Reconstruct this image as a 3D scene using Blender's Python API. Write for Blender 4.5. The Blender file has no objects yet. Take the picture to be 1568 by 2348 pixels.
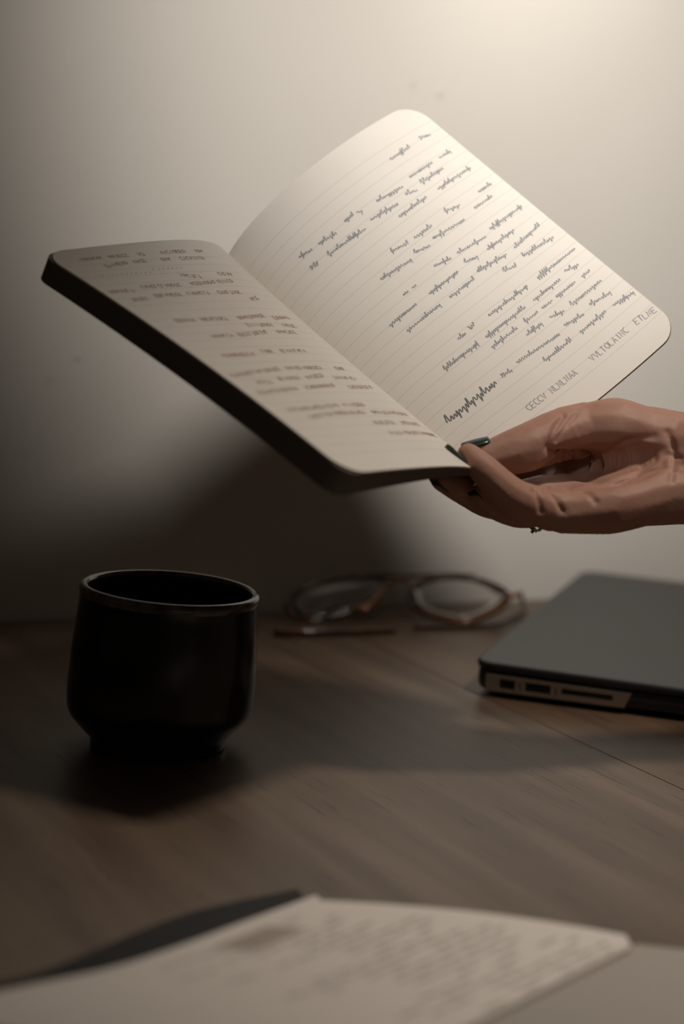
import bpy, bmesh, math, random
import numpy as np
from mathutils import Vector, Matrix

# ------------------------------------------------------------------ camera
SC = bpy.context.scene
COL = SC.collection
MM = 0.001
F_PX, TH, CAM_H, ROLL = 3900.0, math.radians(8.43), 238.0, math.radians(2.9)
cam_data = bpy.data.cameras.new('camera')
cam = bpy.data.objects.new('camera', cam_data)
COL.objects.link(cam)
SC.camera = cam
cam_data.sensor_fit = 'VERTICAL'
cam_data.sensor_height = 36.0
cam_data.lens = F_PX / 2348.0 * 36.0
cam_data.clip_start = 0.02
cam_data.clip_end = 20
cam.location = (0, 0, CAM_H * MM)
cam.matrix_world = (Matrix.Translation((0, 0, CAM_H * MM)) @ Matrix.Rotation(math.pi / 2 - TH, 4, 'X')
                    @ Matrix.Rotation(ROLL, 4, 'Z'))
cam_data.dof.use_dof = True
cam_data.dof.focus_distance = 0.82
cam_data.dof.aperture_fstop = 4.0

# ------------------------------------------------------------------ world, lamps, exposure
W = bpy.data.worlds.new('world')
SC.world = W
W.use_nodes = True
W.node_tree.nodes['Background'].inputs[0].default_value = (1.0, 0.80, 0.62, 1)
W.node_tree.nodes['Background'].inputs[1].default_value = 0.022
SC.view_settings.view_transform = 'Standard'
SC.view_settings.look = 'None'
SC.view_settings.gamma = 1.0
SC.view_settings.use_curve_mapping = False
SC.view_settings.exposure = 0.0


def spot(name, loc, target, watts, size_deg, blend, radius, color):
    l = bpy.data.lights.new(name, 'SPOT')
    l.energy = watts
    l.spot_size = math.radians(size_deg)
    l.spot_blend = blend
    l.shadow_soft_size = radius
    l.color = color
    o = bpy.data.objects.new(name, l)
    COL.objects.link(o)
    o.location = Vector(loc) * MM
    d = (Vector(target) - Vector(loc)).normalized()
    o.rotation_euler = d.to_track_quat('-Z', 'Y').to_euler()
    return o


spot('reading_lamp_light', (185, 115, 810), (118, 1215, 370), 66, 43, 1.0, 0.105, (1.0, 0.965, 0.92))
spot('overhead_fill_light', (470, 620, 1080), (165, 720, 0), 25, 44, 1.0, 0.060, (1.0, 0.90, 0.80))  # added unseen fill from above for the hand, table and left page
spot('wall_glow_fill_light', (165, 1050, 560), (140, 1225, 440), 1.2, 95, 1.0, 0.030, (1.0, 0.96, 0.90))  # added unseen light that makes the bright spot high on the wall


# ------------------------------------------------------------------ helpers
def ray(px, py):
    u0, v0 = px - 784, py - 1174
    c, s = math.cos(ROLL), math.sin(ROLL)
    u = c * u0 + s * v0
    v = -s * u0 + c * v0
    return (np.array([u / F_PX, 0, 0]) + np.array([0, math.cos(TH), -math.sin(TH)])
            - v / F_PX * np.array([0, math.sin(TH), math.cos(TH)]))


def at_y(px, py, y):            # the point at depth y (mm) that the photograph shows at this pixel
    d = ray(px, py)
    return np.array([0, 0, CAM_H]) + d * (y / d[1])


def at_z(px, py, z):
    d = ray(px, py)
    return np.array([0, 0, CAM_H]) + d * ((z - CAM_H) / d[2])


def project(P):
    P = np.atleast_2d(P) - np.array([0, 0, CAM_H])
    fw = np.array([0, math.cos(TH), -math.sin(TH)])
    up = np.array([0, math.sin(TH), math.cos(TH)])
    u = F_PX * P[:, 0] / (P @ fw)
    v = -F_PX * (P @ up) / (P @ fw)
    c, s = math.cos(ROLL), math.sin(ROLL)
    return np.stack([784 + c * u - s * v, 1174 + s * u + c * v], 1)


def props(o, label=None, cat=None, group=None, kind=None):
    for k, v in (('label', label), ('category', cat), ('group', group), ('kind', kind)):
        if v:
            o[k] = v
    return o


def wpos(o):
    p = np.zeros(3)
    while o is not None:
        p = p + np.array(o.location)
        o = o.parent
    return p


def link(name, verts, faces, mat, parent=None, smooth=True, uv=None, origin=None):
    """verts in mm world coordinates; linked as one mesh object (origin in mm)"""
    v = np.asarray(verts, float) * MM
    o0 = np.zeros(3)
    if origin is not None:
        o0 = np.asarray(origin, float) * MM
    me = bpy.data.meshes.new(name)
    base = o0
    if parent is not None:
        base = wpos(parent)
        o0 = base if origin is None else o0
    me.from_pydata((v - o0).tolist(), [], [tuple(int(i) for i in f) for f in faces])
    me.update()
    if uv is not None:
        lay = me.uv_layers.new(name='UVMap')
        flat = np.array([uv[i] for f in faces for i in f], float).ravel()
        lay.data.foreach_set('uv', flat)
    bm = bmesh.new()
    bm.from_mesh(me)
    bmesh.ops.recalc_face_normals(bm, faces=bm.faces)
    bm.to_mesh(me)
    bm.free()
    if smooth:
        me.polygons.foreach_set('use_smooth', [True] * len(me.polygons))
    me.materials.append(mat)
    o = bpy.data.objects.new(name, me)
    COL.objects.link(o)
    if parent is not None:
        o.parent = parent
        o.location = o0 - base
    else:
        o.location = o0
    return o


def empty(name, loc):
    o = bpy.data.objects.new(name, None)
    o.empty_display_size = 0.02
    COL.objects.link(o)
    o.location = Vector(loc) * MM
    o.matrix_world = Matrix.Translation(Vector(loc) * MM)
    return o


def sharp(o, deg=35):
    for e in (o,):
        me = e.data
        bm = bmesh.new()
        bm.from_mesh(me)
        for ed in bm.edges:
            if len(ed.link_faces) == 2 and ed.calc_face_angle(0) > math.radians(deg):
                ed.smooth = False
        bm.to_mesh(me)
        bm.free()
    return o


def bevel(o, w, seg=2, angle=35):
    m = o.modifiers.new('bevel', 'BEVEL')
    m.width = w * MM
    m.segments = seg
    m.limit_method = 'ANGLE'
    m.angle_limit = math.radians(angle)
    return o


def tube(pts, ra, rb=None, up=(0, 0, 1), closed=False, n=10, cap=True):
    """sweep an ellipse (ra sideways, rb along up) along pts; radii may be lists"""
    P = np.asarray(pts, float)
    m = len(P)
    ra = np.broadcast_to(np.asarray(ra, float), (m,))
    rb = ra if rb is None else np.broadcast_to(np.asarray(rb, float), (m,))
    U = np.asarray(up, float)
    U = np.broadcast_to(U, (m, 3))
    if closed:
        T = np.roll(P, -1, 0) - np.roll(P, 1, 0)
    else:
        T = np.gradient(P, axis=0)
    T /= np.linalg.norm(T, axis=1)[:, None] + 1e-9
    S = np.cross(T, U)
    S /= np.linalg.norm(S, axis=1)[:, None] + 1e-9
    N = np.cross(S, T)
    V, Fc = [], []
    for i in range(m):
        for k in range(n):
            a = 2 * math.pi * k / n
            V.append(P[i] + S[i] * ra[i] * math.cos(a) + N[i] * rb[i] * math.sin(a))
    for i in range(m if closed else m - 1):
        j = (i + 1) % m
        for k in range(n):
            l = (k + 1) % n
            Fc.append((i * n + k, i * n + l, j * n + l, j * n + k))
    if not closed and cap:
        Fc.append(tuple(range(n))[::-1])
        Fc.append(tuple((m - 1) * n + k for k in range(n)))
    return V, Fc


def join(parts):
    V, Fc = [], []
    for v, f in parts:
        b = len(V)
        V += [tuple(x) for x in v]
        Fc += [tuple(i + b for i in q) for q in f]
    return V, Fc


def prism(poly, z0, z1, M=None):
    """poly: list of (x,y); extruded z0..z1 in a local frame M(point)->world"""
    n = len(poly)
    z0 = np.broadcast_to(z0, (n,))
    z1 = np.broadcast_to(z1, (n,))
    V = [(p[0], p[1], a) for p, a in zip(poly, z0)] + [(p[0], p[1], a) for p, a in zip(poly, z1)]
    Fc = [tuple(range(n))[::-1], tuple(range(n, 2 * n))]
    Fc += [(i, (i + 1) % n, n + (i + 1) % n, n + i) for i in range(n)]
    if M is not None:
        V = [M(np.array(v)) for v in V]
    return V, Fc


def rrect(x0, y0, x1, y1, r, n=6):
    out = []
    for cx, cy, a0 in ((x1 - r, y0 + r, -90), (x1 - r, y1 - r, 0), (x0 + r, y1 - r, 90), (x0 + r, y0 + r, 180)):
        for k in range(n + 1):
            a = math.radians(a0 + 90 * k / n)
            out.append((cx + r * math.cos(a), cy + r * math.sin(a)))
    return out


def smooth_curve(pts, n=8, closed=False):
    """Catmull-Rom through pts"""
    P = [np.asarray(p, float) for p in pts]
    m = len(P)
    out = []
    rng = range(m if closed else m - 1)
    for i in rng:
        p1, p2 = P[i], P[(i + 1) % m]
        p0 = P[(i - 1) % m] if closed or i > 0 else 2 * p1 - p2
        p3 = P[(i + 2) % m] if closed or i < m - 2 else 2 * p2 - p1
        for k in range(n):
            t = k / n
            out.append(0.5 * ((2 * p1) + (-p0 + p2) * t + (2 * p0 - 5 * p1 + 4 * p2 - p3) * t * t
                              + (-p0 + 3 * p1 - 3 * p2 + p3) * t ** 3))
    if not closed:
        out.append(P[-1])
    return out


# ------------------------------------------------------------------ materials
def mat(name, color, rough=0.5, metal=0.0, spec=0.5, coat=0.0, sss=0.0, trans=0.0, ior=1.45,
        noise=None, bump=None, coords='Object', sss_rad=(1, .35, .2)):
    """noise=(scale, amount, colour2); bump=(scale, strength, distance_mm)"""
    m = bpy.data.materials.new(name)
    m.use_nodes = True
    nt = m.node_tree
    b = nt.nodes['Principled BSDF']
    b.inputs['Base Color'].default_value = (*color, 1)
    b.inputs['Roughness'].default_value = rough
    b.inputs['Metallic'].default_value = metal
    b.inputs['Specular IOR Level'].default_value = spec
    b.inputs['Coat Weight'].default_value = coat
    b.inputs['Subsurface Weight'].default_value = sss
    b.inputs['Subsurface Scale'].default_value = 0.004
    b.inputs['Subsurface Radius'].default_value = sss_rad
    b.inputs['Transmission Weight'].default_value = trans
    b.inputs['IOR'].default_value = ior
    tc = nt.nodes.new('ShaderNodeTexCoord')
    if noise:
        n = nt.nodes.new('ShaderNodeTexNoise')
        n.inputs['Scale'].default_value = noise[0]
        n.inputs['Detail'].default_value = 5
        nt.links.new(tc.outputs[coords], n.inputs['Vector'])
        r = nt.nodes.new('ShaderNodeValToRGB')
        r.color_ramp.elements[0].position = 0.5 - noise[1]
        r.color_ramp.elements[1].position = 0.5 + noise[1]
        r.color_ramp.elements[0].color = (*noise[2], 1)
        r.color_ramp.elements[1].color = (*color, 1)
        nt.links.new(n.outputs['Fac'], r.inputs['Fac'])
        nt.links.new(r.outputs['Color'], b.inputs['Base Color'])
    if bump:
        n = nt.nodes.new('ShaderNodeTexNoise')
        n.inputs['Scale'].default_value = bump[0]
        n.inputs['Detail'].default_value = 6
        nt.links.new(tc.outputs[coords], n.inputs['Vector'])
        bp = nt.nodes.new('ShaderNodeBump')
        bp.inputs['Strength'].default_value = bump[1]
        bp.inputs['Distance'].default_value = bump[2] * MM
        nt.links.new(n.outputs['Fac'], bp.inputs['Height'])
        nt.links.new(bp.outputs['Normal'], b.inputs['Normal'])
    return m


def wood_mat(name, c1, c2, c3, ang, rough=0.38):
    m = bpy.data.materials.new(name)
    m.use_nodes = True
    nt = m.node_tree
    b = nt.nodes['Principled BSDF']
    tc = nt.nodes.new('ShaderNodeTexCoord')
    rot = nt.nodes.new('ShaderNodeMapping')
    rot.inputs['Rotation'].default_value = (0, 0, -ang)      # local x runs along the grain
    nt.links.new(tc.outputs['Object'], rot.inputs['Vector'])
    mp = nt.nodes.new('ShaderNodeMapping')
    mp.inputs['Scale'].default_value = (2.2, 26, 10)
    nt.links.new(rot.outputs['Vector'], mp.inputs['Vector'])
    n1 = nt.nodes.new('ShaderNodeTexNoise')
    n1.inputs['Scale'].default_value = 1.6
    n1.inputs['Detail'].default_value = 8
    n1.inputs['Distortion'].default_value = 0.6
    nt.links.new(mp.outputs['Vector'], n1.inputs['Vector'])
    r1 = nt.nodes.new('ShaderNodeValToRGB')
    r1.color_ramp.elements[0].position = 0.32
    r1.color_ramp.elements[1].position = 0.70
    r1.color_ramp.elements[0].color = (*c1, 1)
    r1.color_ramp.elements[1].color = (*c2, 1)
    nt.links.new(n1.outputs['Fac'], r1.inputs['Fac'])
    # short dark pores along the grain
    mp2 = nt.nodes.new('ShaderNodeMapping')
    mp2.inputs['Scale'].default_value = (22, 420, 60)
    nt.links.new(rot.outputs['Vector'], mp2.inputs['Vector'])
    n2 = nt.nodes.new('ShaderNodeTexNoise')
    n2.inputs['Scale'].default_value = 1.0
    n2.inputs['Detail'].default_value = 3
    nt.links.new(mp2.outputs['Vector'], n2.inputs['Vector'])
    r2 = nt.nodes.new('ShaderNodeValToRGB')
    r2.color_ramp.elements[0].position = 0.62
    r2.color_ramp.elements[1].position = 0.70
    r2.color_ramp.elements[0].color = (0, 0, 0, 1)
    r2.color_ramp.elements[1].color = (0.75, 0.75, 0.75, 1)
    nt.links.new(n2.outputs['Fac'], r2.inputs['Fac'])
    mx = nt.nodes.new('ShaderNodeMix')
    mx.data_type = 'RGBA'
    nt.links.new(r2.outputs['Color'], mx.inputs['Factor'])
    nt.links.new(r1.outputs['Color'], mx.inputs['A'])
    mx.inputs['B'].default_value = (*c3, 1)
    nt.links.new(mx.outputs['Result'], b.inputs['Base Color'])
    b.inputs['Roughness'].default_value = rough
    b.inputs['Specular IOR Level'].default_value = 0.5
    bp = nt.nodes.new('ShaderNodeBump')
    bp.inputs['Strength'].default_value = 0.25
    bp.inputs['Distance'].default_value = 0.0004
    bp.invert = True
    nt.links.new(r2.outputs['Color'], bp.inputs['Height'])
    nt.links.new(bp.outputs['Normal'], b.inputs['Normal'])
    return m


def page_mat(name, paper, line, lo, hi, pitch, length, amt):
    """ruled paper: faint lines across the page between lo and hi (mm along the page)"""
    m = mat(name, paper, rough=0.75, spec=0.2, sss=0.0)
    nt = m.node_tree
    b = nt.nodes['Principled BSDF']
    tc = nt.nodes.new('ShaderNodeTexCoord')
    sep = nt.nodes.new('ShaderNodeSeparateXYZ')
    nt.links.new(tc.outputs['UV'], sep.inputs[0])

    def M(op, a, bb=None):
        n = nt.nodes.new('ShaderNodeMath')
        n.operation = op
        for i, x in enumerate((a, bb)):
            if x is None:
                continue
            if isinstance(x, (int, float)):
                n.inputs[i].default_value = x
            else:
                nt.links.new(x, n.inputs[i])
        return n.outputs[0]
    v = M('MULTIPLY', sep.outputs['Y'], length)
    fr = M('FRACT', M('DIVIDE', v, pitch))
    ln = M('LESS_THAN', fr, 0.07)
    ins = M('MULTIPLY', M('GREATER_THAN', v, lo), M('LESS_THAN', v, hi))
    fac = M('MULTIPLY', M('MULTIPLY', ln, ins), amt)
    nz = nt.nodes.new('ShaderNodeTexNoise')
    nz.inputs['Scale'].default_value = 40
    nt.links.new(tc.outputs['Object'], nz.inputs['Vector'])
    mx0 = nt.nodes.new('ShaderNodeMix')
    mx0.data_type = 'RGBA'
    mx0.inputs['A'].default_value = (*paper, 1)
    mx0.inputs['B'].default_value = (paper[0] * .94, paper[1] * .92, paper[2] * .9, 1)
    nt.links.new(nz.outputs['Fac'], mx0.inputs['Factor'])
    mx = nt.nodes.new('ShaderNodeMix')
    mx.data_type = 'RGBA'
    nt.links.new(fac, mx.inputs['Factor'])
    nt.links.new(mx0.outputs['Result'], mx.inputs['A'])
    mx.inputs['B'].default_value = (*line, 1)
    nt.links.new(mx.outputs['Result'], b.inputs['Base Color'])
    return m


GRAIN = math.radians(-62)
M_WALL = mat('wall_paint', (0.62, 0.575, 0.51), rough=0.8, spec=0.25, noise=(3, .3, (0.56, 0.515, 0.455)), bump=(60, 0.25, 0.6))
M_WALLFILL = mat('wall_filler', (0.56, 0.52, 0.46), rough=0.9)
M_WOOD = [wood_mat('walnut_wood', (0.100, 0.066, 0.044), (0.18, 0.125, 0.085), (0.05, 0.03, 0.02), GRAIN),
          wood_mat('walnut_wood_tan', (0.125, 0.086, 0.060), (0.21, 0.150, 0.105), (0.05, 0.03, 0.02), GRAIN),
          wood_mat('walnut_wood_red', (0.10, 0.058, 0.036), (0.17, 0.108, 0.067), (0.045, 0.026, 0.016), GRAIN)]
M_FLOOR = mat('floor_boards', (0.07, 0.05, 0.035), rough=0.5, noise=(5, .3, (0.04, 0.03, 0.02)))
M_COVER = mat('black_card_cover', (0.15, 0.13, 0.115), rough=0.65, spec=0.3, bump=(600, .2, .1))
M_PAPER = page_mat('ruled_paper', (0.80, 0.75, 0.68), (0.38, 0.36, 0.34), 8, 178, 6.4, 188, 0.28)
M_EDGE = mat('paper_edges', (0.55, 0.48, 0.41), rough=0.85)
M_INK = mat('grey_ink', (0.27, 0.27, 0.28), rough=0.6)
M_INKD = mat('dark_grey_ink', (0.14, 0.14, 0.145), rough=0.6)
M_INKB = mat('brown_ink', (0.36, 0.19, 0.11), rough=0.6)
M_SPINE_SHADE = mat('shaded_paper', (0.47, 0.39, 0.32), rough=0.8)  # paper darkened to brown as painted shading by the spine
M_CUP = mat('black_glaze', (0.0075, 0.007, 0.0075), rough=0.20, spec=0.55, noise=(30, .25, (0.004, 0.004, 0.005)), bump=(45, .25, .8))
M_RIM = mat('worn_rim_glaze', (0.13, 0.10, 0.078), rough=0.13, spec=0.9, noise=(140, .2, (0.015, 0.012, 0.011)), bump=(120, .3, .6))
M_COFFEE = mat('black_coffee', (0.006, 0.003, 0.002), rough=0.06)
M_SHELL = mat('black_hard_shell', (0.022, 0.024, 0.027), rough=0.36, spec=0.5, noise=(35, .3, (0.022, 0.023, 0.026)), bump=(900, .12, .05))
M_ALU = mat('aluminium', (0.42, 0.35, 0.29), rough=0.42, metal=0.75)
M_BLACK = mat('port_black', (0.008, 0.008, 0.008), rough=0.5)
M_RUBBER = mat('rubber', (0.015, 0.015, 0.015), rough=0.8)
M_SKIN = mat('skin', (0.45, 0.265, 0.195), rough=0.55, spec=0.35, sss=0.18, noise=(45, .3, (0.38, 0.185, 0.13)), bump=(420, .35, .35))
M_NAIL = mat('dark_green_polish', (0.010, 0.036, 0.028), rough=0.3, coat=0.2)
M_GOLD = mat('silver_ring', (0.75, 0.70, 0.62), rough=0.2, metal=1.0)
M_LENS = mat('lens_glass', (0.96, 0.96, 0.95), rough=0.02, trans=1.0, ior=1.3)
M_HINGE = mat('hinge_metal', (0.5, 0.38, 0.22), rough=0.3, metal=1.0)


def tortoise():
    m = mat('tortoiseshell', (0.10, 0.03, 0.008), rough=0.15, coat=0.4, noise=(28, .12, (0.016, 0.007, 0.004)))
    r = [n for n in m.node_tree.nodes if n.type == 'VALTORGB'][0]
    e = r.color_ramp.elements.new(0.60)
    e.color = (0.20, 0.07, 0.015, 1)
    m.node_tree.nodes['Principled BSDF'].inputs['Transmission Weight'].default_value = 0.25
    return m


M_TORT = tortoise()
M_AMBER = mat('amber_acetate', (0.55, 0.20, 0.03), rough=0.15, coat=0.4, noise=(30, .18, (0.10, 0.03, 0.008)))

# ------------------------------------------------------------------ room
WALL_A = math.radians(24.5)
WD = np.array([math.cos(WALL_A), math.sin(WALL_A), 0])          # along the wall
WN = np.array([-math.sin(WALL_A), math.cos(WALL_A), 0])         # into the wall
WP = np.array([-167.0, 1085.0, 0])                              # a point on its face


def wl(p):  # local (along, out of the wall towards the room, z) -> world
    return WP + WD * p[0] - WN * p[1] + np.array([0, 0, p[2]])


v, f = prism([(-1500, 0), (2200, 0), (2200, -80), (-1500, -80)], -750, 1900, wl)
wall = props(link('wall_back', v, f, M_WALL, smooth=False, origin=wl((0, 0, -750))), kind='structure')
v, f = prism([(-1500, -80), (2200, -80), (2200, 2600), (-1500, 2600)], -790, -750, wl)
props(link('floor', v, f, M_FLOOR, smooth=False, origin=wl((0, 0, -750))), kind='structure')


def blemish(px, py, r, h):
    d = ray(px, py)
    c0 = np.array([0, 0, CAM_H])
    t = ((WP - c0) @ WN) / (d @ WN)
    c = c0 + d * t
    V = [c - WN * h]
    Fc = []
    rings, n = 4, 16
    rnd = random.Random(int(px))
    w = [rnd.uniform(.75, 1.25) for _ in range(n)]
    for i in range(1, rings + 1):
        q = i / rings
        for k in range(n):
            a = 2 * math.pi * k / n
            V.append(c + (WD * math.cos(a) + np.array([0, 0, 1]) * math.sin(a)) * r * q * w[k]
                     - WN * (h * (1 + math.cos(math.pi * q)) / 2 + 0.02))
    for k in range(n):
        Fc.append((0, 1 + k, 1 + (k + 1) % n))
    for i in range(rings - 1):
        for k in range(n):
            a, b = 1 + i * n + k, 1 + i * n + (k + 1) % n
            Fc.append((a, a + n, b + n, b))
    link('paint_lump', V, Fc, M_WALLFILL, wall)


for a in ((176, 818, 3.2, 1.0), (112, 868, 3.6, .7), (1006, 214, 4.2, .8), (946, 190, 4.0, .5), (50, 1035, 3, .5)):
    blemish(*a)

# ------------------------------------------------------------------ table of boards
GD = np.array([math.cos(GRAIN), math.sin(GRAIN), 0])
GN = np.array([-GD[1], GD[0], 0])       # across the boards
table = props(empty('table', (100, 700, -750)),
              'dark walnut board table standing against the pale wall', 'table')
seam = np.array([103.0, 893.0, 0]) @ GN
PW = 400.0
for i in range(-3, 3):
    a, b = seam + i * PW + 0.25, seam + (i + 1) * PW - 0.25

    def wy(g):   # distance along grain where the board meets the wall
        base = GN * g
        # (base + GD*t - WP) . WN = -7
        return (-7 - (base - WP) @ WN) / (GD @ WN)
    ta, tb = wy(a), wy(b)
    quad = [GN * a + GD * ta, GN * b + GD * tb, GN * b + GD * (tb + 1000), GN * a + GD * (ta + 1000)]
    dz = 0
    v, f = prism([(q[0], q[1]) for q in quad], -28, dz)
    o = link('plank', v, f, M_WOOD[(1, 2, 0, 1, 0)[(i + 10) % 5] if i != 0 else 1], table, smooth=False)
    if i in (0,):
        o.data.materials[0] = M_WOOD[2]
    bevel(o, 0.35, 2)
for sx in (-480, 560):
    for sy in (70, 900):
        p = wl((sx, sy, 0))
        v, f = prism(rrect(p[0] - 30, p[1] - 30, p[0] + 30, p[1] + 30, 5, 3), -750, -28)
        link('leg', v, f, M_WOOD[0], table, smooth=False)

# ------------------------------------------------------------------ held notebook
BK = [66.4079, 786.9755, 136.5123, 0.712, -0.1403, 0.8026, 0.4506, -1.0621, 0.5607, 0.5242, -0.0469, 0.9394,
      -0.0231, -0.1481, -2.8175, 16.3783, 0.6704, 187.8112]
BW, BL = 135.0, BK[17]


def rodr(w):
    w = np.array(w, float)
    a = np.linalg.norm(w)
    k = w / a
    K = np.array([[0, -k[2], k[1]], [k[2], 0, -k[0]], [-k[1], k[0], 0]])
    return np.eye(3) + math.sin(a) * K + (1 - math.cos(a)) * K @ K


BR = rodr(BK[3:6])
BX, BA, BN = BR[:, 0], BR[:, 1], BR[:, 2]
SG = np.linspace(0, BW, 136)
_cache = {}


def profile(side, v):
    """points and normals over SG for the page surface of the held notebook at v mm along the spine"""
    key = (side, round(v, 3))
    if key in _cache:
        return _cache[key]
    x = BK
    t = v / BL
    sm = (SG[:-1] + SG[1:]) / 2
    ds = SG[1] - SG[0]
    if side == 'R':
        al = x[6] * sm / BW + x[7] * t * (sm / BW) + x[8] * np.exp(-sm / 15) + x[16] * t
        d = np.cos(al)[:, None] * BX + np.sin(al)[:, None] * BN
        n = -np.sin(al)[:, None] * BX + np.cos(al)[:, None] * BN
    else:
        be = x[9] + x[10] * sm / BW + x[11] * np.exp(-sm / x[15]) + x[12] * t + x[13] * t * t
        d = -np.cos(be)[:, None] * BX + np.sin(be)[:, None] * BN
        n = np.sin(be)[:, None] * BX + np.cos(be)[:, None] * BN
    p = np.array(x[:3]) + BA * v + BN * (x[14] * 4 * t * (1 - t))
    P = np.vstack([p, p + np.cumsum(d * ds, 0)])
    N = np.vstack([n, n[-1]])
    _cache[key] = (P, N)
    return P, N


def page_pt(side, s, v, off=0.0):
    P, N = profile(side, min(max(v, 0), BL))
    i = min(max(s, 0), BW) / BW * (len(SG) - 1)
    k = min(int(i), len(SG) - 2)
    a = i - k
    p = P[k] * (1 - a) + P[k + 1] * a
    n = N[k] * (1 - a) + N[k + 1] * a
    return p + n / np.linalg.norm(n) * off


def vlist(L, r, extra=0.0):
    a = [r * (1 - math.cos(math.pi / 2 * k / 8)) for k in range(9)]
    mid = list(np.linspace(r, L - r, 30))[1:-1]
    return [-0.0 + q for q in a] + mid + [L - q for q in a[::-1]]


def smax(v, W_, L, r):
    e = min(v, L - v)
    return W_ if e >= r else W_ - r + math.sqrt(max(r * r - (r - e) ** 2, 0))


def leaf(side, top, bot, W_, r, s0=0.0, ns=30):
    """closed slab following the page surface; top/bot: offset along the normal as f(s, v)"""
    vs = vlist(BL, r)
    nv = len(vs)
    V, UV = [], []
    for fn in (top, bot):
        for vv in vs:
            sm_ = smax(vv, W_, BL, r)
            for i in range(ns + 1):
                s = s0 + (sm_ - s0) * (i / ns) ** 1.15
                V.append(page_pt(side, s, vv, fn(s, vv)))
                UV.append((s / BW, vv / BL))
    Fc = []
    h = nv * (ns + 1)
    w = ns + 1
    for j in range(nv - 1):
        for i in range(ns):
            a = j * w + i
            Fc.append((a, a + 1, a + w + 1, a + w))
            Fc.append((h + a, h + a + w, h + a + w + 1, h + a + 1))
    for j in range(nv - 1):
        a = j * w
        Fc.append((a, a + w, h + a + w, h + a))
        a = j * w + ns
        Fc.append((a, h + a, h + a + w, a + w))
    for i in range(ns):
        Fc.append((i, h + i, h + i + 1, i + 1))
        a = (nv - 1) * w + i
        Fc.append((a, a + 1, h + a + 1, h + a))
    return V, Fc, UV


book = props(empty('notebook', page_pt('R', 0, 0)),
             'open black-covered ruled notebook with handwriting, held up in a hand above the table', 'notebook')
tl = lambda s: 1.3 + 1.2 * min(s / 20, 1) + 10.0 * (s / BW) ** 1.0
for side, lab, top, bot in (('L', 'left half, with brown ink rows', lambda s, v: 0, lambda s, v: -0.9),
                            ('R', 'right half, with grey ink rows', lambda s, v: 0, lambda s, v: -1.0)):
    v, f, uv = leaf(side, top, bot, BW, 13)
    o = sharp(link('page', v, f, M_PAPER, book, uv=uv))
    o['label'] = lab
    o.data.materials.append(M_EDGE)
v, f, uv = leaf('L', lambda s, v: -0.9, lambda s, v: -tl(s), BW + 0.0, 9)
sharp(link('cover', v, f, M_COVER, book))['label'] = 'left cover flap, thick dark edge'
v, f, uv = leaf('R', lambda s, v: -1.0, lambda s, v: -1.9, BW, 12)
sharp(link('cover', v, f, M_COVER, book))

# --- inverse lookup pixel -> (s, v) on a page, then ink strokes as thin ribbons lying on the paper
_inv = {}
for side in 'LR':
    vv = np.linspace(0, BL, 95)
    G = np.array([profile(side, q)[0] for q in vv])
    _inv[side] = (vv, project(G.reshape(-1, 3)).reshape(len(vv), len(SG), 2))


def inv(side, px, py):
    vv, G = _inv[side]
    d = ((G - np.array([px, py])) ** 2).sum(2)
    if side == 'L':
        d[:, :8] += 1e5
    j, i = np.unravel_index(np.argmin(d), d.shape)
    return SG[i], vv[j]


def scribble(a, b, h, style, rnd, step):
    """handwriting strokes in page mm between a and b (both (s,v)); upside down for the camera"""
    a, b = np.array(a, float), np.array(b, float)
    L = np.linalg.norm(b - a)
    if L < 1:
        return []
    t = (b - a) / L
    n = np.array([-t[1], t[0]])
    out = []
    x = 0.0
    if style == 'caps':
        while x < L - step * .4:
            w = step * rnd.uniform(.6, .85)
            k = rnd.choice(('I', 'N', 'O', 'E', 'A', 'C', 'T', 'V', 'L'))
            S = {'I': [[(0.5, 0), (0.5, 1)]], 'N': [[(0, 0), (0, 1), (1, 0), (1, 1)]],
                 'O': [[(.5, 0), (0, .3), (0, .7), (.5, 1), (1, .7), (1, .3), (.5, 0)]],
                 'E': [[(1, 0), (0, 0), (0, 1), (1, 1)], [(0, .5), (.8, .5)]],
                 'A': [[(0, 0), (.5, 1), (1, 0)], [(.2, .4), (.8, .4)]],
                 'C': [[(1, .1), (.4, 0), (0, .4), (.1, .9), (.9, 1)]],
                 'T': [[(.5, 0), (.5, 1)], [(0, 1), (1, 1)]], 'V': [[(0, 1), (.5, 0), (1, 1)]],
                 'L': [[(0, 1), (0, 0), (.9, 0)]]}[k]
            for st in S:
                out.append([a + t * (x + w * q[0]) + n * h * (q[1] - .5) * rnd.uniform(.9, 1.05) for q in st])
            x += step
    else:
        pts = []
        while x < L:
            hi = h * rnd.choice((.35, .45, .5, .95, .5, .4))
            lo = h * rnd.choice((-.05, .0, .05, .1, -.45))
            w_ = step * rnd.uniform(.7, 1.4)
            for q, y in ((0, .12 * h), (.42, hi), (.58, hi * .8), (.62, lo)):
                pts.append(a + t * (x + w_ * q + y * .18) + n * (y - h * .2))
            x += w_
        out.append([np.array(p) for p in smooth_curve(pts, 2)])
    return out


def ink(side, strokes, w, m, name, off=0.07):
    V, Fc = [], []
    for st in strokes:
        P = np.array(st)
        if len(P) < 2:
            continue
        T = np.gradient(P, axis=0)
        T /= np.linalg.norm(T, axis=1)[:, None] + 1e-9
        Nn = np.stack([-T[:, 1], T[:, 0]], 1) * w / 2
        b = len(V)
        for p, q in zip(P, Nn):
            V.append(page_pt(side, *(p + q), off))
            V.append(page_pt(side, *(p - q), off))
        for i in range(len(P) - 1):
            Fc.append((b + 2 * i, b + 2 * i + 1, b + 2 * i + 3, b + 2 * i + 2))
    return link(name, V, Fc, m, book, smooth=False)


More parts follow.
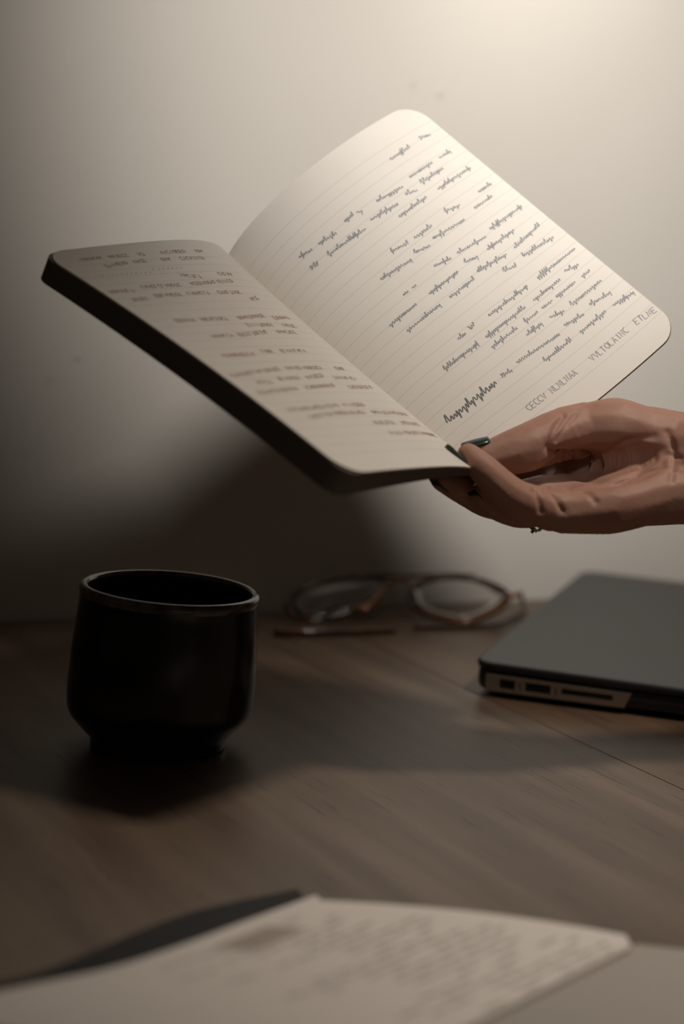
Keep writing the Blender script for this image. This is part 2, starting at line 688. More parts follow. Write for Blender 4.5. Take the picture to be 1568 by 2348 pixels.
C2 = lambda x, y: (60 + x / 1.96, 480 + y / 1.96)
C6 = lambda x, y: (560 + x / 2.45, 840 + y / 2.45)
C3 = lambda x, y: (640 + x * .592, 230 + y * .592)
left_rows = [(C2, r) for r in (
    (245, 225, 340, 215), (370, 210, 470, 205), (505, 203, 535, 200), (605, 192, 720, 185), (755, 185, 800, 188),
    (360, 255, 450, 243), (480, 240, 540, 236), (610, 228, 650, 225), (690, 222, 800, 220),
    (690, 300, 780, 297), (860, 295, 920, 293),
    (370, 370, 485, 362), (520, 352, 700, 338), (740, 335, 930, 325),
    (470, 402, 545, 398), (580, 388, 700, 378), (730, 376, 830, 372), (860, 372, 970, 368), (1010, 405, 1040, 400),
    (670, 505, 755, 500), (780, 495, 905, 487), (950, 485, 1070, 480), (1110, 485, 1180, 490),
    (990, 520, 1110, 518), (1150, 520, 1210, 522),
    (835, 573, 930, 568), (955, 562, 1080, 555), (1130, 552, 1210, 556),
    (880, 652, 1030, 645), (1055, 642, 1110, 636), (1140, 636, 1260, 632),
    (915, 745, 1140, 718), (1165, 715, 1330, 712), (1390, 715, 1430, 715),
    (1035, 772, 1100, 770), (1130, 765, 1230, 755), (1260, 752, 1340, 750), (1380, 752, 1480, 757),
    (1040, 822, 1220, 808), (1250, 802, 1390, 792), (1450, 795, 1560, 800))]
left_rows += [(C6, r) for r in (
    (250, 240, 525, 215), (550, 212, 670, 215),
    (370, 280, 490, 270), (510, 268, 680, 262), (715, 262, 910, 272),
    (725, 315, 845, 318), (880, 320, 980, 325), (810, 370, 880, 372), (900, 375, 1070, 388))]
right_rows = (
    (430, 230, 500, 185), (540, 150, 580, 130), (505, 295, 590, 250), (620, 220, 660, 195),
    (375, 385, 475, 330), (550, 320, 635, 270), (250, 465, 285, 445), (300, 440, 325, 425), (355, 465, 455, 400),
    (490, 365, 530, 350), (610, 340, 740, 262), (460, 450, 575, 380),
    (75, 615, 135, 580), (150, 560, 220, 510), (190, 600, 330, 500), (120, 655, 150, 635),
    (435, 590, 500, 550), (520, 530, 590, 490), (640, 435, 700, 400), (770, 350, 820, 320),
    (395, 695, 510, 620), (525, 590, 580, 560), (600, 540, 715, 460), (755, 425, 830, 375),
    (475, 755, 495, 740), (512, 725, 530, 712), (580, 750, 690, 670), (600, 650, 665, 615), (690, 590, 800, 525),
    (815, 500, 940, 410), (425, 870, 530, 790), (655, 760, 745, 690), (720, 630, 770, 610), (800, 575, 910, 510),
    (490, 890, 620, 790), (770, 670, 875, 595), (905, 570, 1010, 490), (865, 660, 910, 640), (945, 605, 1060, 525),
    (690, 925, 720, 900), (738, 885, 760, 865), (810, 830, 960, 720), (1000, 690, 1150, 580),
    (800, 915, 950, 800), (980, 775, 1080, 700), (1105, 665, 1160, 635),
    (645, 1045, 765, 945), (820, 960, 920, 885), (950, 860, 1005, 820), (1015, 800, 1050, 785),
    (1070, 760, 1150, 710), (1170, 680, 1200, 665), (960, 915, 1015, 870), (1045, 845, 1095, 825),
    (1125, 790, 1245, 700), (920, 1015, 1080, 905), (1105, 880, 1175, 825), (1205, 795, 1275, 745),
    (1025, 1005, 1125, 930), (1160, 900, 1260, 830), (1290, 800, 1370, 745),
    (860, 1070, 900, 1045))
caps_rows = ((1200, 1000, 1350, 890), (1375, 860, 1455, 800), (960, 1190, 1030, 1145), (1050, 1120, 1150, 1050))
rnd = random.Random(4)
st = []
for fn, r in left_rows:
    a, b = inv('L', *fn(r[0], r[1])), inv('L', *fn(r[2], r[3]))
    st += scribble(a, b, 2.7, 'caps', rnd, 2.2)
ink('L', st, 0.46, M_INKB, 'handwriting')['label'] = 'rows of brown ink capitals'
st = []
for k in range(22):                       # the dotted rule near the top of the left page
    q = k / 21
    a = inv('L', *C2(270 + 430 * q, 310 - 48 * q))
    st.append([np.array(a), np.array(a) + np.array([1.0, .1])])
ink('L', st, 0.45, M_INKB, 'dotted_rule')
st = []
for r in right_rows:
    st += scribble(inv('R', *C3(r[0], r[1])), inv('R', *C3(r[2], r[3])), 2.8, 'cursive', rnd, 1.35)
for r in caps_rows:
    st += scribble(inv('R', *C3(r[0], r[1])), inv('R', *C3(r[2], r[3])), 3.4, 'caps', rnd, 2.6)
ink('R', st, 0.48, M_INK, 'handwriting')['label'] = 'rows of grey cursive ink'
st = scribble(inv('R', *C3(650, 1255)), inv('R', *C3(840, 1100)), 5.0, 'cursive', rnd, 1.9)
ink('R', st, 0.6, M_INKD, 'heading')['kind'] = 'stuff'

# ------------------------------------------------------------------ hand
class Blob:
    def __init__(self):
        self.b = []

    def seg(self, a, b, ra, rb, flat=None):
        a, b = np.array(a), np.array(b)
        n = max(2, int(np.linalg.norm(b - a) / (min(ra, rb) * .22)))
        for i in range(n + 1):
            t = i / n
            self.b.append((a * (1 - t) + b * t, ra * (1 - t) + rb * t))

    def chain(self, js, rs):
        P = smooth_curve(js, 4)
        R = np.interp(np.linspace(0, 1, len(P)), np.linspace(0, 1, len(rs)), rs)
        for i in range(len(P) - 1):
            self.seg(P[i], P[i + 1], R[i], R[i + 1])

    def tri(self, A, B, C, ra, rb, rc, step=3.0):
        A, B, C = map(np.array, (A, B, C))
        n = int(max(np.linalg.norm(B - A), np.linalg.norm(C - A), np.linalg.norm(C - B)) / step) + 1
        for i in range(n + 1):
            for j in range(n + 1 - i):
                u, v_ = i / n, j / n
                w_ = 1 - u - v_
                self.b.append((A * w_ + B * u + C * v_, ra * w_ + rb * u + rc * v_))

    def mesh(self):
        bm = bmesh.new()
        bmesh.ops.create_icosphere(bm, subdivisions=2, radius=1)
        SV = np.array([v.co[:] for v in bm.verts])
        SF = np.array([[v.index for v in f.verts] for f in bm.faces])
        bm.free()
        V = np.concatenate([c + SV * r for c, r in self.b])
        Fc = np.concatenate([SF + i * len(SV) for i in range(len(self.b))])
        return V, Fc


Y = at_y
H = Blob()
# digits: pixel, depth
thumb = [Y(1490, 1010, 808), Y(1335, 988, 806), Y(1212, 1026, 790), Y(1118, 1054, 785.5)]
H.chain(thumb, [16, 14.0, 12.0, 8.8])
H.chain([Y(1118, 1054, 785.5), Y(1102, 1050, 786)], [8.8, 7.0])
pinky = [Y(1262, 1168, 772), Y(1180, 1140, 765), Y(1112, 1080, 764), Y(1074, 1043, 767)]
H.chain(pinky, [10.4, 8.6, 7.3, 5.6])
ring_f = [Y(1270, 1150, 792), Y(1196, 1170, 785), Y(1135, 1154, 779), Y(1100, 1130, 775)]
H.chain(ring_f, [10.5, 8.8, 7.6, 6.0])
middle_f = [Y(1275, 1130, 806), Y(1145, 1152, 791), Y(1065, 1122, 781), Y(1014, 1099, 773)]
H.chain(middle_f, [11, 9.0, 7.6, 5.8])
index_f = [Y(1290, 1085, 824), Y(1200, 1105, 829), Y(1130, 1092, 821), Y(1078, 1082, 814)]
H.chain(index_f, [11, 9.2, 8.0, 6.4])
# palm and wrist
wr_t, wr_m, wr_b = Y(1585, 1020, 806), Y(1590, 1080, 800), Y(1590, 1130, 792)
H.tri(pinky[0], wr_b, Y(1400, 1135, 800), 10.5, 15, 10)
H.tri(ring_f[0], pinky[0], wr_m, 9.5, 10, 15)
H.tri(ring_f[0], middle_f[0], wr_m, 9.5, 10, 16)
H.tri(middle_f[0], index_f[0], wr_m, 9.5, 9, 16)
H.tri(index_f[0], thumb[0], Y(1340, 1000, 826), 9, 15, 12)
H.tri(thumb[0], thumb[1], wr_t, 16.5, 13, 15)
H.tri(index_f[0], thumb[0], wr_m, 9, 12, 16)
H.chain([Y(1290, 1178, 772), Y(1400, 1160, 776), Y(1500, 1135, 785), wr_b], [9.5, 13.5, 14, 15.5])   # heel under the little finger
H.chain([thumb[1], Y(1410, 985, 806), thumb[0], wr_t], [13.2, 15.5, 16, 14.5])
# forearm leaving the frame
fa = [np.array(wr_m), Y(1760, 1085, 812), Y(2050, 1110, 835), Y(2500, 1160, 870)]
for k in range(3):
    for dz, rr in ((9, 17), (-7, 18), (1, 20)):
        H.seg(fa[k] + np.array([0, 0, dz]), fa[k + 1] + np.array([0, 0, dz * 1.2]), rr + 2.5 * k, rr + 2.5 * (k + 1))
V, Fc = H.mesh()
tmp = bpy.data.meshes.new('tmp')
tmp.from_pydata((V * MM).tolist(), [], Fc.tolist())
tob = bpy.data.objects.new('tmp', tmp)
COL.objects.link(tob)
rm = tob.modifiers.new('r', 'REMESH')
rm.mode = 'VOXEL'
rm.voxel_size = 0.95 * MM
sm = tob.modifiers.new('s', 'SMOOTH')
sm.factor = 0.5
sm.iterations = 7
dg = bpy.context.evaluated_depsgraph_get()
ev = tob.evaluated_get(dg)
me = bpy.data.meshes.new_from_object(ev)
hv = np.empty(len(me.vertices) * 3)
me.vertices.foreach_get('co', hv)
hv = hv.reshape(-1, 3) / MM
hn = np.empty(len(me.vertices) * 3)
me.vertices.foreach_get('normal', hn)
hn = hn.reshape(-1, 3)
hpx = project(hv)
cam_side = (hn @ np.array([0, -1, 0.1])) > -0.2


def crease(line, width, depth, ylim=(700, 850)):
    """press a skin fold into the surface along a polyline (pixel positions found on the palm side)"""
    global hv
    P = np.array(smooth_curve([np.array(p, float) for p in line], 6))
    a, b = P[:-1], P[1:]
    d2 = np.full(len(hv), 1e9)
    for p, q in zip(a, b):
        t = np.clip(((hpx - p) @ (q - p)) / ((q - p) @ (q - p)), 0, 1)
        c = p + t[:, None] * (q - p)
        d2 = np.minimum(d2, ((hpx - c) ** 2).sum(1))
    w = np.exp(-d2 / (2 * width ** 2)) * cam_side
    hv = hv - hn * (w * depth)[:, None]


crease([(1290, 955), (1272, 985), (1262, 1020)], 5, 1.6)
crease([(1320, 950), (1295, 980), (1280, 1010)], 4, 0.9)
crease([(1252, 1120), (1272, 1142), (1290, 1172)], 4.5, 1.5)
crease([(1225, 1125), (1236, 1150), (1240, 1172)], 4.5, 1.2)
crease([(1310, 1125), (1345, 1128), (1365, 1150)], 5, 1.0)
crease([(1300, 1108), (1400, 1098), (1500, 1045)], 7, 1.6)
crease([(1262, 1030), (1330, 1075), (1440, 1090), (1520, 1060)], 8, 1.8)
crease([(1460, 1072), (1520, 1070), (1560, 1082)], 3.5, .8)
crease([(1465, 1050), (1525, 1040), (1560, 1050)], 3.5, .8)
crease([(1530, 990), (1545, 1040), (1540, 1100)], 5, 1.1)
crease([(1400, 1040), (1450, 1010), (1500, 1000)], 6, 0.9)
# hollow of the palm
crease([(1300, 1060), (1380, 1060), (1450, 1050)], 34, 5.0)
me.vertices.foreach_set('co', (hv * MM).ravel())
me.update()
me.polygons.foreach_set('use_smooth', [True] * len(me.polygons))
bpy.data.objects.remove(tob)
person = props(empty('person', wr_m), 'bare right hand and forearm with dark green nails holding up the open notebook', 'person')
me.transform(Matrix.Translation(-Vector(wr_m) * MM))
me.materials.clear()
me.materials.append(M_SKIN)
hand = bpy.data.objects.new('hand', me)
hand.parent = person
COL.objects.link(hand)


def nail(tip, back, up, L, w, curl=0.35, name='fingernail', off=6.0, start=0.0):
    """curved plate: from back towards tip; up = outward normal of the nail bed"""
    tip, back, up = map(lambda q: np.array(q, float), (tip, back, up))
    t = tip - back
    t /= np.linalg.norm(t)
    up = up - t * (up @ t)
    up /= np.linalg.norm(up)
    s = np.cross(t, up)
    V, Fc = [], []
    nu, nv = 10, 8
    for lay in (0, -0.45):
        for i in range(nu + 1):
            q = i / nu
            ww = w * math.sqrt(max(1 - (abs(q - .45) / .62) ** 3.2, 0.02))
            for j in range(nv + 1):
                a = (j / nv - .5) * 2
                V.append(tip + t * (start + L * (q - .55)) + s * (ww * a)
                         + up * (off + lay - (a * a) * w * .38 - (q ** 2) * L * curl * .5))
    h = (nu + 1) * (nv + 1)
    wd = nv + 1
    for i in range(nu):
        for j in range(nv):
            a = i * wd + j
            Fc += [(a, a + 1, a + wd + 1, a + wd), (h + a, h + a + wd, h + a + wd + 1, h + a + 1)]
    for i in range(nu):
        a = i * wd
        Fc += [(a, a + wd, h + a + wd, h + a)]
        a += nv
        Fc += [(a, h + a, h + a + wd, a + wd)]
    for j in range(nv):
        Fc += [(j, h + j, h + j + 1, j + 1)]
        a = nu * wd + j
        Fc += [(a, a + 1, h + a + 1, h + a)]
    return link(name, V, Fc, M_NAIL, hand)


nail(Y(1100, 1046, 785.5), thumb[2], (-.2, 0, .97), 12.5, 5.6, off=8.5, start=2.0, curl=.15)
nail(pinky[3], pinky[2], (-.85, -.35, -.45), 14, 4.4, off=6.9, start=3.5, curl=.05)
nail(ring_f[3], ring_f[2], (-.1, -.1, -1), 12, 5, off=5.5)
nail(middle_f[3], middle_f[2], (-.1, .3, -1), 12, 5, off=5.5)
nail(index_f[3], index_f[2], (-.1, .5, -1), 12, 5, off=5.6)

# ring on the ring finger
c = (ring_f[0] * .35 + ring_f[1] * .65) + np.array([0, 0, -1.0])
t = ring_f[1] - ring_f[0]
t /= np.linalg.norm(t)
s_ = np.cross(t, [0, 0, 1])
s_ /= np.linalg.norm(s_)
u_ = np.cross(s_, t)
R0 = 10.1
circ = [c + s_ * R0 * math.cos(a) + u_ * R0 * math.sin(a) for a in np.linspace(0, 2 * math.pi, 33)[:-1]]
v1 = tube(circ, 0.7, 1.3, up=t, closed=True, n=8)
o = link('ring', *v1, M_GOLD, person, origin=c)
o['label'] = 'small silver ring with pale stones'
sv = []
b0 = c - u_ * (R0 + 0.2)
for k in range(3):
    q = b0 + t * (k - 1) * 1.9
    n = 6
    V = [q - u_ * 1.3] + [q + (t * math.cos(2 * math.pi * i / n) + s_ * math.sin(2 * math.pi * i / n)) * 1.2 for i in range(n)] + [q + u_ * .8]
    Fq = [(0, 1 + i, 1 + (i + 1) % n) for i in range(n)] + [(n + 1, 1 + (i + 1) % n, 1 + i) for i in range(n)]
    sv.append((V, Fq))
v, f = join(sv)
link('stone', v, f, M_GOLD, o, smooth=False)

# ------------------------------------------------------------------ cup
CX, CY = -84.0, 803.0
cup = props(empty('cup', (CX, CY, 0)), 'black glazed handleless ceramic cup with a worn rim, left on the table', 'cup')


def wob(a, z):
    return 1 + 0.010 * math.sin(2 * a + .6) + .006 * math.sin(3 * a + 2 + z * .03)


def lathe(prof, n=96, close=True):
    V, Fc = [], []
    for (r, z) in prof:
        for k in range(n):
            a = 2 * math.pi * k / n
            rr = r * wob(a, z)
            x, y = rr * math.cos(a), rr * math.sin(a)
            zz = z - 0.045 * x * max(z, 0) / 77
            V.append((CX + x + 0.055 * max(z - 10, 0), CY + y, zz))
    m = len(prof)
    for i in range(m - 1):
        for k in range(n):
            l = (k + 1) % n
            Fc.append((i * n + k, i * n + l, (i + 1) * n + l, (i + 1) * n + k))
    return V, Fc


outer = [(0, 1.6), (26, 1.5), (29, 0.4), (31, 0.0), (32.5, 1.2), (33, 5), (36.5, 9), (41.5, 14.5), (43.8, 18), (44.8, 23), (45.0, 32),
         (44.6, 42), (44.0, 52), (43.2, 62), (42.6, 70), (42.5, 74.2)]
inner = [(39.2, 74.2), (39.4, 68), (40.5, 50), (40.5, 30), (38, 14), (28, 8), (0, 7)]
rim = [(42.5, 73.6), (43.0, 75.6), (42.6, 77.6), (41.0, 78.6), (39.4, 78.0), (38.7, 76.2), (39.2, 74.0)]
v, f = lathe(smooth_curve([(a, b) for a, b in outer], 3))
link('body', v, f, M_CUP, cup)
v, f = lathe(smooth_curve([(a, b) for a, b in inner], 3))
link('inner_wall', v, f, M_CUP, cup)
v, f = lathe(smooth_curve([(a, b) for a, b in rim], 3))
link('rim', v, f, M_RIM, cup)['label'] = 'worn brown-grey glazed rim'
v, f = lathe([(40.4, 33), (20, 33), (0.01, 33)])
link('coffee', v, f, M_COFFEE, cup)

# ------------------------------------------------------------------ laptop in a black shell
LX, LY, LA = 77.5, 931.0, math.radians(18.4)
ex = np.array([math.cos(LA), -math.sin(LA), 0])
ey = np.array([math.sin(LA), math.cos(LA), 0])
L0 = np.array([LX, LY, 0])
lp = lambda p: L0 + ex * p[0] + ey * p[1] + np.array([0, 0, p[2]])
lap = props(empty('laptop', lp((113, 162, 0))), 'closed thin laptop in a black hard shell with ports on its near side', 'laptop')


def slab(poly_fn, levels):
    """stack of outlines: levels = [(inset, z or function of x), ...]"""
    V, Fc = [], []
    n = None
    for ins, z in levels:
        P = poly_fn(ins)
        n = len(P)
        for p in P:
            zz = z(p[0]) if callable(z) else z
            V.append(lp((p[0], p[1], zz)))
    m = len(levels)
    for i in range(m - 1):
        for k in range(n):
            l = (k + 1) % n
            Fc.append((i * n + k, i * n + l, (i + 1) * n + l, (i + 1) * n + k))
    Fc.append(tuple(range(n))[::-1])
    Fc.append(tuple((m - 1) * n + k for k in range(n)))
    return V, Fc


out = lambda ins: rrect(0 + ins, 0 + ins, 229 - ins, 326 - ins, 13 - ins * .7, 8)
tp = lambda z: (lambda x: z - 3.0 * x / 229)
v, f = slab(out, [(1.2, tp(15.4)), (0.3, tp(15.8)), (0, tp(16.6)), (0, tp(18.4)), (.4, tp(19.4)), (1.4, tp(19.9)), (3, tp(20.05))])
sharp(link('lid', v, f, M_SHELL, lap), 50)
bz = lambda z, k=3.0: (lambda x: z - k * x / 229)
wb = lambda zb: (lambda x: zb + 1.5 * max(x - 30, 0) / 199)
v, f = slab(out, [(9, wb(1.4)), (4.5, wb(2.0)), (1.8, wb(3.8)), (.9, wb(6)), (0.7, wb(8)), (1.0, tp(13.9)), (1.6, tp(14.6))])
sharp(link('base', v, f, M_SHELL, lap), 50)
v, f = slab(lambda i: rrect(2.4, 2.4, 226, 323, 11, 8), [(0, tp(14.4)), (0, tp(15.6))])
link('lid_gap', v, f, M_BLACK, lap, smooth=False)


# port panel: a strip of bare aluminium with real openings
def side_box(x0, x1, z0, z1, y0, y1):
    poly = [(x0, z0(x0)), (x1, z0(x1)), (x1, z1(x1)), (x0, z1(x0))]
    V = [lp((a, y0, b)) for a, b in poly] + [lp((a, y1, b)) for a, b in poly]
    return V, [(0, 1, 2, 3), (7, 6, 5, 4), (0, 4, 5, 1), (1, 5, 6, 2), (2, 6, 7, 3), (3, 7, 4, 0)]


zt = lambda x: 13.4 - 3.0 * x / 229
zb_ = lambda x: 3.9 - 0.9 * x / 229 * 0
lv = lambda q: (lambda x: zb_(x) + (zt(x) - zb_(x)) * q)
pan = []
cols = [(8, 16.0, None), (16.0, 24.8, (.20, .80)), (24.8, 30.6, None), (30.6, 45.0, (.22, .80)), (45.0, 51.0, None),
        (51.0, 79.5, (.36, .74)), (79.5, 86.0, None)]
for x0, x1, h in cols:
    if h is None:
        pan.append(side_box(x0, x1, lv(0), lv(1), -0.35, 1.0))
    else:
        pan.append(side_box(x0, x1, lv(0), lv(h[0]), -0.35, 1.0))
        pan.append(side_box(x0, x1, lv(h[1]), lv(1), -0.35, 1.0))
pan.append((lambda V: (V, [(0, 1, 2), (5, 4, 3), (0, 3, 4, 1), (1, 4, 5, 2), (2, 5, 3, 0)]))(
    [lp(p) for p in ((86, -.35, zt(86)), (89.5, -.35, zt(89.5)), (86, -.35, zb_(86)), (86, 1, zt(86)), (89.5, 1, zt(89.5)), (86, 1, zb_(86)))]))
v, f = join(pan)
pp = link('port_panel', v, f, M_ALU, lap, smooth=False)
pp['label'] = 'bare aluminium strip with three ports'
for x0, x1, h in cols:
    if h is not None:
        v, f = side_box(x0, x1, lv(h[0]), lv(h[1]), 0.72, 1.1)
        o = link('port', v, f, M_BLACK, pp, smooth=False)
        if x1 - x0 < 20:
            v, f = side_box(x0 + 1.5, x1 - 1.5, lv(.60), lv(.70), 0.0, .9)
            link('port_tongue', v, f, M_RUBBER, pp, smooth=False)
# little symbols printed between the ports
sy = []


def sym_poly(pts):
    V = [lp((a, -.40, b)) for a, b in pts] + [lp((a, -.33, b)) for a, b in pts]
    n = len(pts)
    return V, [tuple(range(n)), tuple(range(n, 2 * n))[::-1]] + [(i, (i + 1) % n, n + (i + 1) % n, n + i) for i in range(n)]


def sline(x0, z0, x1, z1, w=.28):
    d = np.array([x1 - x0, z1 - z0])
    d = d / np.linalg.norm(d)
    q = np.array([-d[1], d[0]]) * w / 2
    return sym_poly([(x0 + q[0], z0 + q[1]), (x1 + q[0], z1 + q[1]), (x1 - q[0], z1 - q[1]), (x0 - q[0], z0 - q[1])])


sy += [sline(27.0, 10.4, 27.9, 8.4, .55), sline(27.3, 8.9, 28.3, 8.5, .4), sline(27.5, 8.7, 28.5, 6.3, .55)]
bx, bzv = 48.0, 8.1
sy += [sline(bx, bzv - 1.9, bx, bzv + 1.9), sline(bx, bzv - .8, bx - .9, bzv + .3), sline(bx - .9, bzv + .3, bx - .9, bzv + 1.0),
       sline(bx, bzv - 1.1, bx + .9, bzv - .1), sline(bx + .9, bzv - .1, bx + .9, bzv + .6), sline(bx - .3, bzv - 2.1, bx + .3, bzv - 2.1, .6),
       sline(bx - .35, bzv + 1.9, bx, bzv + 2.6), sline(bx + .35, bzv + 1.9, bx, bzv + 2.6)]
v, f = join(sy)
link('symbol', v, f, M_BLACK, pp, smooth=False)['label'] = 'small lightning bolt and trident marks'
for a, b in ((18, 18), (18, 308), (205, 18), (205, 308)):
    z = 1.6 if a < 100 else 3.0
    v, f = prism([(a + 6 * math.cos(q), b + 6 * math.sin(q)) for q in np.linspace(0, 2 * math.pi, 17)[:-1]], 0, z, lp)
    link('foot', v, f, M_RUBBER, lap)

# ------------------------------------------------------------------ spectacles
GY = 1128.0      # depth where the rims touch the table (mm)
gl = props(empty('eyeglasses', (60, 1115, 0)),
           'folded tortoiseshell aviator eyeglasses lying on the table by the wall', 'eyeglasses')
# plane of the front: through the rim bottoms, leaning back
PA = at_z(1050, 1428, 1.8)
LEAN = math.radians(38)
fx = np.array([math.cos(.12), math.sin(.12), 0])
fu = np.array([-math.sin(.12) * math.cos(LEAN), math.cos(.12) * math.cos(LEAN), math.sin(LEAN)])
fn_ = np.cross(fx, fu)


def on_front(px, py, lift=0.0):
    d = ray(px, py)
    c0 = np.array([0, 0, CAM_H])
    t = ((PA - c0) @ fn_) / (d @ fn_)
    p = c0 + d * t
    return p + fn_ * lift


def rim_pts(pts):
    return smooth_curve([on_front(*p) for p in pts], 8, closed=True)


lens_l = [(662, 1390), (672, 1365), (715, 1342), (790, 1326), (860, 1326), (888, 1334), (882, 1352), (850, 1375), (800, 1402), (745, 1418), (700, 1424), (674, 1412)]
lens_r = [(940, 1370), (944, 1348), (975, 1332), (1030, 1323), (1085, 1326), (1130, 1340), (1162, 1360), (1158, 1385), (1120, 1410), (1065, 1427), (1005, 1418), (955, 1398)]
for pts, m in ((lens_l, M_TORT), (lens_r, M_TORT)):
    P = rim_pts(pts)
    lo = np.array([p[2] for p in P])
    P = [p + np.array([0, 0, max(0, 1.6 - p[2])]) for p in P]
    C = np.mean(P, 0)
    rad = [1.5 + 0.7 * (1 - min(1, max(0, (p[2] - lo.min()) / (lo.max() - lo.min())))) for p in P]
    o = link('rim', *tube(P, rad, 1.7, up=fn_, closed=True, n=10), m, gl)
    # lens: thin domed disc inside the rim
    n = len(P)
    V, Fc = [], []
    for lay in (0.6, -0.6):
        V.append(C + fn_ * (lay + .3))
        for q in (.35, .7, 1.0):
            for p in P:
                V.append(C + (p - C) * q * .985 + fn_ * (lay + 0.3 * (1 - q * q)))
    h = 1 + 3 * n
    for lay in range(2):
        b = lay * h
        for k in range(n):
            Fc.append((b, b + 1 + k, b + 1 + (k + 1) % n))
            for r_ in range(2):
                a0, a1 = b + 1 + r_ * n + k, b + 1 + r_ * n + (k + 1) % n
                Fc.append((a0, a0 + n, a1 + n, a1))
    for k in range(n):
        a0, a1 = 1 + 2 * n + k, 1 + 2 * n + (k + 1) % n
        Fc.append((a0, h + a0, h + a1, a1))
    link('lens', V, Fc, M_LENS, gl)
# amber lower edge of the right rim
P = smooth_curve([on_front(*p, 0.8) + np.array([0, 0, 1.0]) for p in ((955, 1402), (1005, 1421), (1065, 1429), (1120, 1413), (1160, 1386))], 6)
link('amber_rim', *tube(P, np.interp(np.linspace(0, 1, len(P)), [0, .5, 1], [1, 2.3, 1.2]), 1.6, up=fn_), M_AMBER, gl)['label'] = 'amber lower rim'
P = smooth_curve([on_front(*p) for p in ((800, 1322), (860, 1319), (915, 1321), (970, 1320), (1030, 1318), (1090, 1321))], 6)
link('brow_bar', *tube(P, 1.5, 1.4, up=fn_), M_TORT, gl)
P = smooth_curve([on_front(*p) for p in ((880, 1348), (898, 1334), (920, 1328), (938, 1336), (946, 1352))], 6)
link('bridge', *tube(P, 1.5, 1.6, up=fn_), M_AMBER, gl)
for pts in (((882, 1345), (868, 1372), (840, 1396), (815, 1398)), ((942, 1358), (938, 1376), (944, 1392), (952, 1400))):
    P = smooth_curve([on_front(*p, 1.5) for p in pts], 6)
    r0 = [1.4, 3.0, 3.4, 1.4] if pts[0][0] < 900 else [1.3, 1.9, 1.9, 1.1]
    link('nose_pad', *tube(P, np.interp(np.linspace(0, 1, len(P)), [0, .4, .75, 1], r0), 1.5, up=fn_), M_TORT if pts[0][0] > 900 else M_AMBER, gl)
# hinges and temples
P = smooth_curve([on_front(1160, 1366), on_front(1178, 1367, 1), on_front(1192, 1364, 1.5)], 5)
link('end_piece', *tube(P, 1.9, 1.6, up=fn_), M_AMBER, gl)
P = smooth_curve([on_front(1192, 1362, 1.5), at_z(1199, 1384, 6.5), at_z(1202, 1404, 2.2)], 6)
link('hinge', *tube(P, 1.5, 1.3, up=fn_), M_TORT, gl)
P = smooth_curve([at_z(1202, 1402, 2.4), at_z(1165, 1420, 2.2), at_z(1125, 1433, 2.2), at_z(1040, 1436, 2), at_z(950, 1439, 1.8)], 6)
link('temple', *tube(P, np.interp(np.linspace(0, 1, len(P)), [0, .4, .5, 1], [1.3, 1.6, 2.3, 1.2]), 1.5), M_TORT, gl)
P = smooth_curve([on_front(664, 1392), on_front(655, 1388, 1.2), on_front(657, 1400, 3)], 5)
link('end_piece', *tube(P, 2.0, 1.8, up=fn_), M_TORT, gl)
P = smooth_curve([at_z(628, 1449, 3), at_z(700, 1450, 3), at_z(800, 1449, 2.6), at_z(908, 1445, 2.2)], 6)
link('temple', *tube(P, np.interp(np.linspace(0, 1, len(P)), [0, .3, 1], [2.6, 2.4, 1.7]), np.interp(np.linspace(0, 1, len(P)), [0, .3, 1], [2.9, 2.4, 1.7])), M_TORT, gl)

# ------------------------------------------------------------------ foreground: reflection of the held notebook, modelled as a second notebook on a sheet
fg = props(empty('notebook', (40, 560, 0)),
           'open notebook standing in for a reflection of the held one, blurred foreground at the bottom', 'notebook')
RE = smooth_curve([at_z(*p) for p in ((1482, 2152, 2.6), (1280, 2250, 2.6), (1075, 2350, 2.6), (780, 2490, 2.6))], 8)
LE = smooth_curve([at_z(*p) for p in ((735, 2064, 8), (590, 2128, 8), (430, 2190, 8), (270, 2236, 7), (60, 2275, 6), (-250, 2335, 5))], 8)
CE = smooth_curve([at_z(*p) for p in ((690, 2042, 1.5), (470, 2088, 1.5), (330, 2136, 1.5), (170, 2204, 1.5), (50, 2246, 1.5), (-250, 2315, 1.5))], 8)


def along(P, t):
    q = min(max(t, 0), 1) * (len(P) - 1)
    i = min(int(q), len(P) - 2)
    return P[i] * (1 - q + i) + P[i + 1] * (q - i)


LW = np.linalg.norm(LE[0] - RE[0])
FL = 150.0


def fgp(u, v, off=0.0):
    """u: 0 at the right edge .. 1 at the spine; v mm towards the viewer"""
    t = v / FL
    p = along(RE, t) * (1 - u) + along(LE, t) * u
    p[2] += 2.5 * math.sin(math.pi * min(max(u, 0), 1)) + off
    return p


def sheet(fn, u0, u1, v0, v1, t0, t1, nu=16, nv=14, r=0.0, m=None, name='page', parent=None):
    V, Fc = [], []
    for lay in (t1, t0):
        for j in range(nv + 1):
            for i in range(nu + 1):
                q, k = i / nu, j / nv
                u = u0 + (u1 - u0) * q
                vmin = v0
                if r and (u - u0) * LW < r:
                    dd = r - (u - u0) * LW
                    vmin = v0 + r - math.sqrt(max(r * r - dd * dd, 0))
                V.append(fn(u, vmin + (v1 - vmin) * k, lay))
    w = nu + 1
    h = w * (nv + 1)
    for j in range(nv):
        for i in range(nu):
            a = j * w + i
            Fc += [(a, a + 1, a + w + 1, a + w), (h + a, h + a + w, h + a + w + 1, h + a + 1)]
    for j in range(nv):
        a = j * w
        Fc += [(a, a + w, h + a + w, h + a)]
        a += nu
        Fc += [(a, h + a, h + a + w, a + w)]
    for i in range(nu):
        Fc += [(i, h + i, h + i + 1, i + 1)]
        a = nv * w + i
        Fc += [(a, a + 1, h + a + 1, h + a)]
    return V, Fc


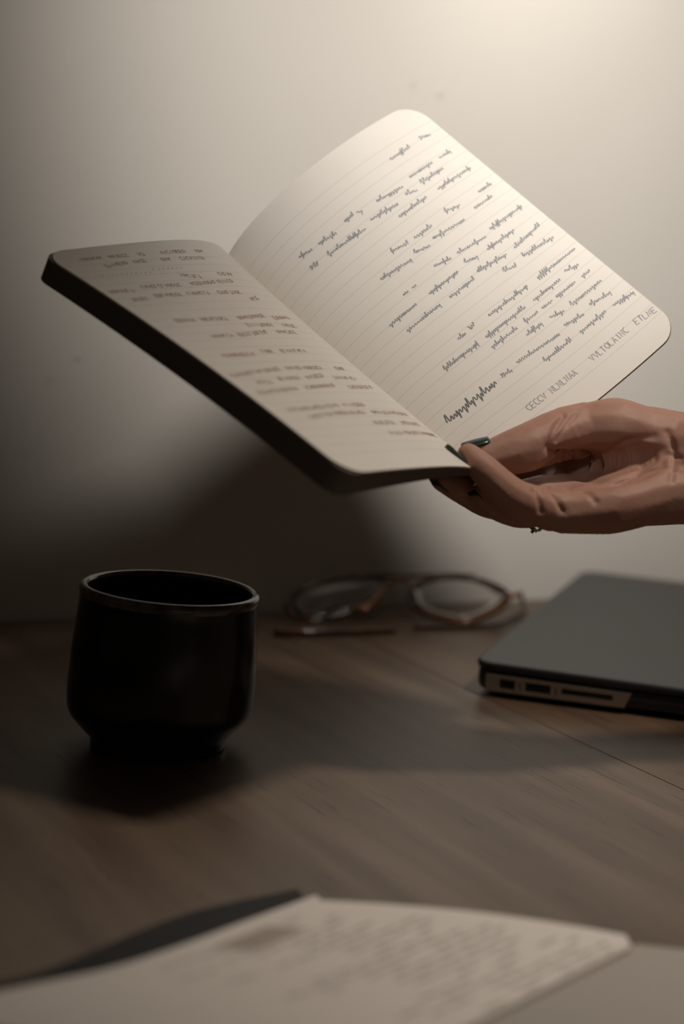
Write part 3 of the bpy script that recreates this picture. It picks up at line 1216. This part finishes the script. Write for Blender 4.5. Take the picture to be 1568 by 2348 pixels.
M_COVER2 = mat('dark_cover', (0.012, 0.0115, 0.011), rough=0.6)
M_REFL_WALL = mat('reflected_wall_grey', (0.46, 0.42, 0.37), rough=0.85, spec=0.2)
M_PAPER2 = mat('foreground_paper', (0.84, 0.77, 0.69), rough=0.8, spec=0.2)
v, f = sheet(fgp, 0, 1, 0, FL, -1.6, 0, r=9, nv=24)
sharp(link('page', v, f, M_PAPER2, fg))


def fgl(u, v, off=0.0):      # narrow page turned up beside the spine
    t = v / FL
    return along(LE, t) * (1 - u * .22) + along(CE, t) * u * .22 + np.array([0, 0, u * 1.2 + off])


v, f = sheet(fgl, 0.02, 1, 0, FL, -1.6, 0, nu=5, nv=24)
sharp(link('page', v, f, M_PAPER2, fg))['label'] = 'narrow left page beside the spine'


def fgc(u, v, off=0.0):      # cover under everything, wider than the pages on the left
    t = v / FL
    if u <= 1:
        p = along(RE, t) * (1 - u) + along(LE, t) * u
    else:
        p = along(LE, t) * (2 - u) + along(CE, t) * (u - 1)
    p[2] = 0.4 + off + (1.5 * (u - 1) if u > 1 else 0)
    return p


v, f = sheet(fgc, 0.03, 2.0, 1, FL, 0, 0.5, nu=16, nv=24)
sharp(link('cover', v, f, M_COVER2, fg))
rnd = random.Random(9)
V, Fc = [], []
for row in range(22):
    u = 0.02 + row * 0.044
    x = rnd.choice((10, 14, 18))
    end = rnd.uniform(45, 105)
    while x < end:
        L_ = rnd.uniform(5, 12)
        if rnd.random() < .8:
            b = len(V)
            for (uu, vv) in ((u, x), (u, x + L_), (u + .013, x + L_), (u + .013, x)):
                V.append(fgp(uu, vv, 0.08))
            Fc.append((b, b + 1, b + 2, b + 3))
        x += L_ + 2.2
link('handwriting', V, Fc, mat('faded_ink', (0.42, 0.39, 0.36), rough=.7), fg, smooth=False)
V = [fgp(u_2, v_2, .06) for u_2, v_2 in ((.985, 28), (.985, 52), (.86, 52), (.86, 28))]  # shading beside the spine, painted as a flat brown patch
link('spine_shade', V, [(0, 1, 2, 3)], M_SPINE_SHADE, fg, smooth=False)['label'] = 'brown shading near the spine, painted as a patch'

poly = [at_z(1300, 2150, 0.2), at_z(1640, 2185, 0.2), at_z(1800, 2500, .2), at_z(900, 2500, .2)]  # sheet added in place of the wall's reflection
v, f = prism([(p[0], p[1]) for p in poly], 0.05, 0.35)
o = link('reflected_wall_sheet', v, f, M_REFL_WALL, smooth=False, origin=poly[0])
props(o, 'pale sheet standing in for the reflected wall, under the foreground notebook at bottom right', 'paper')
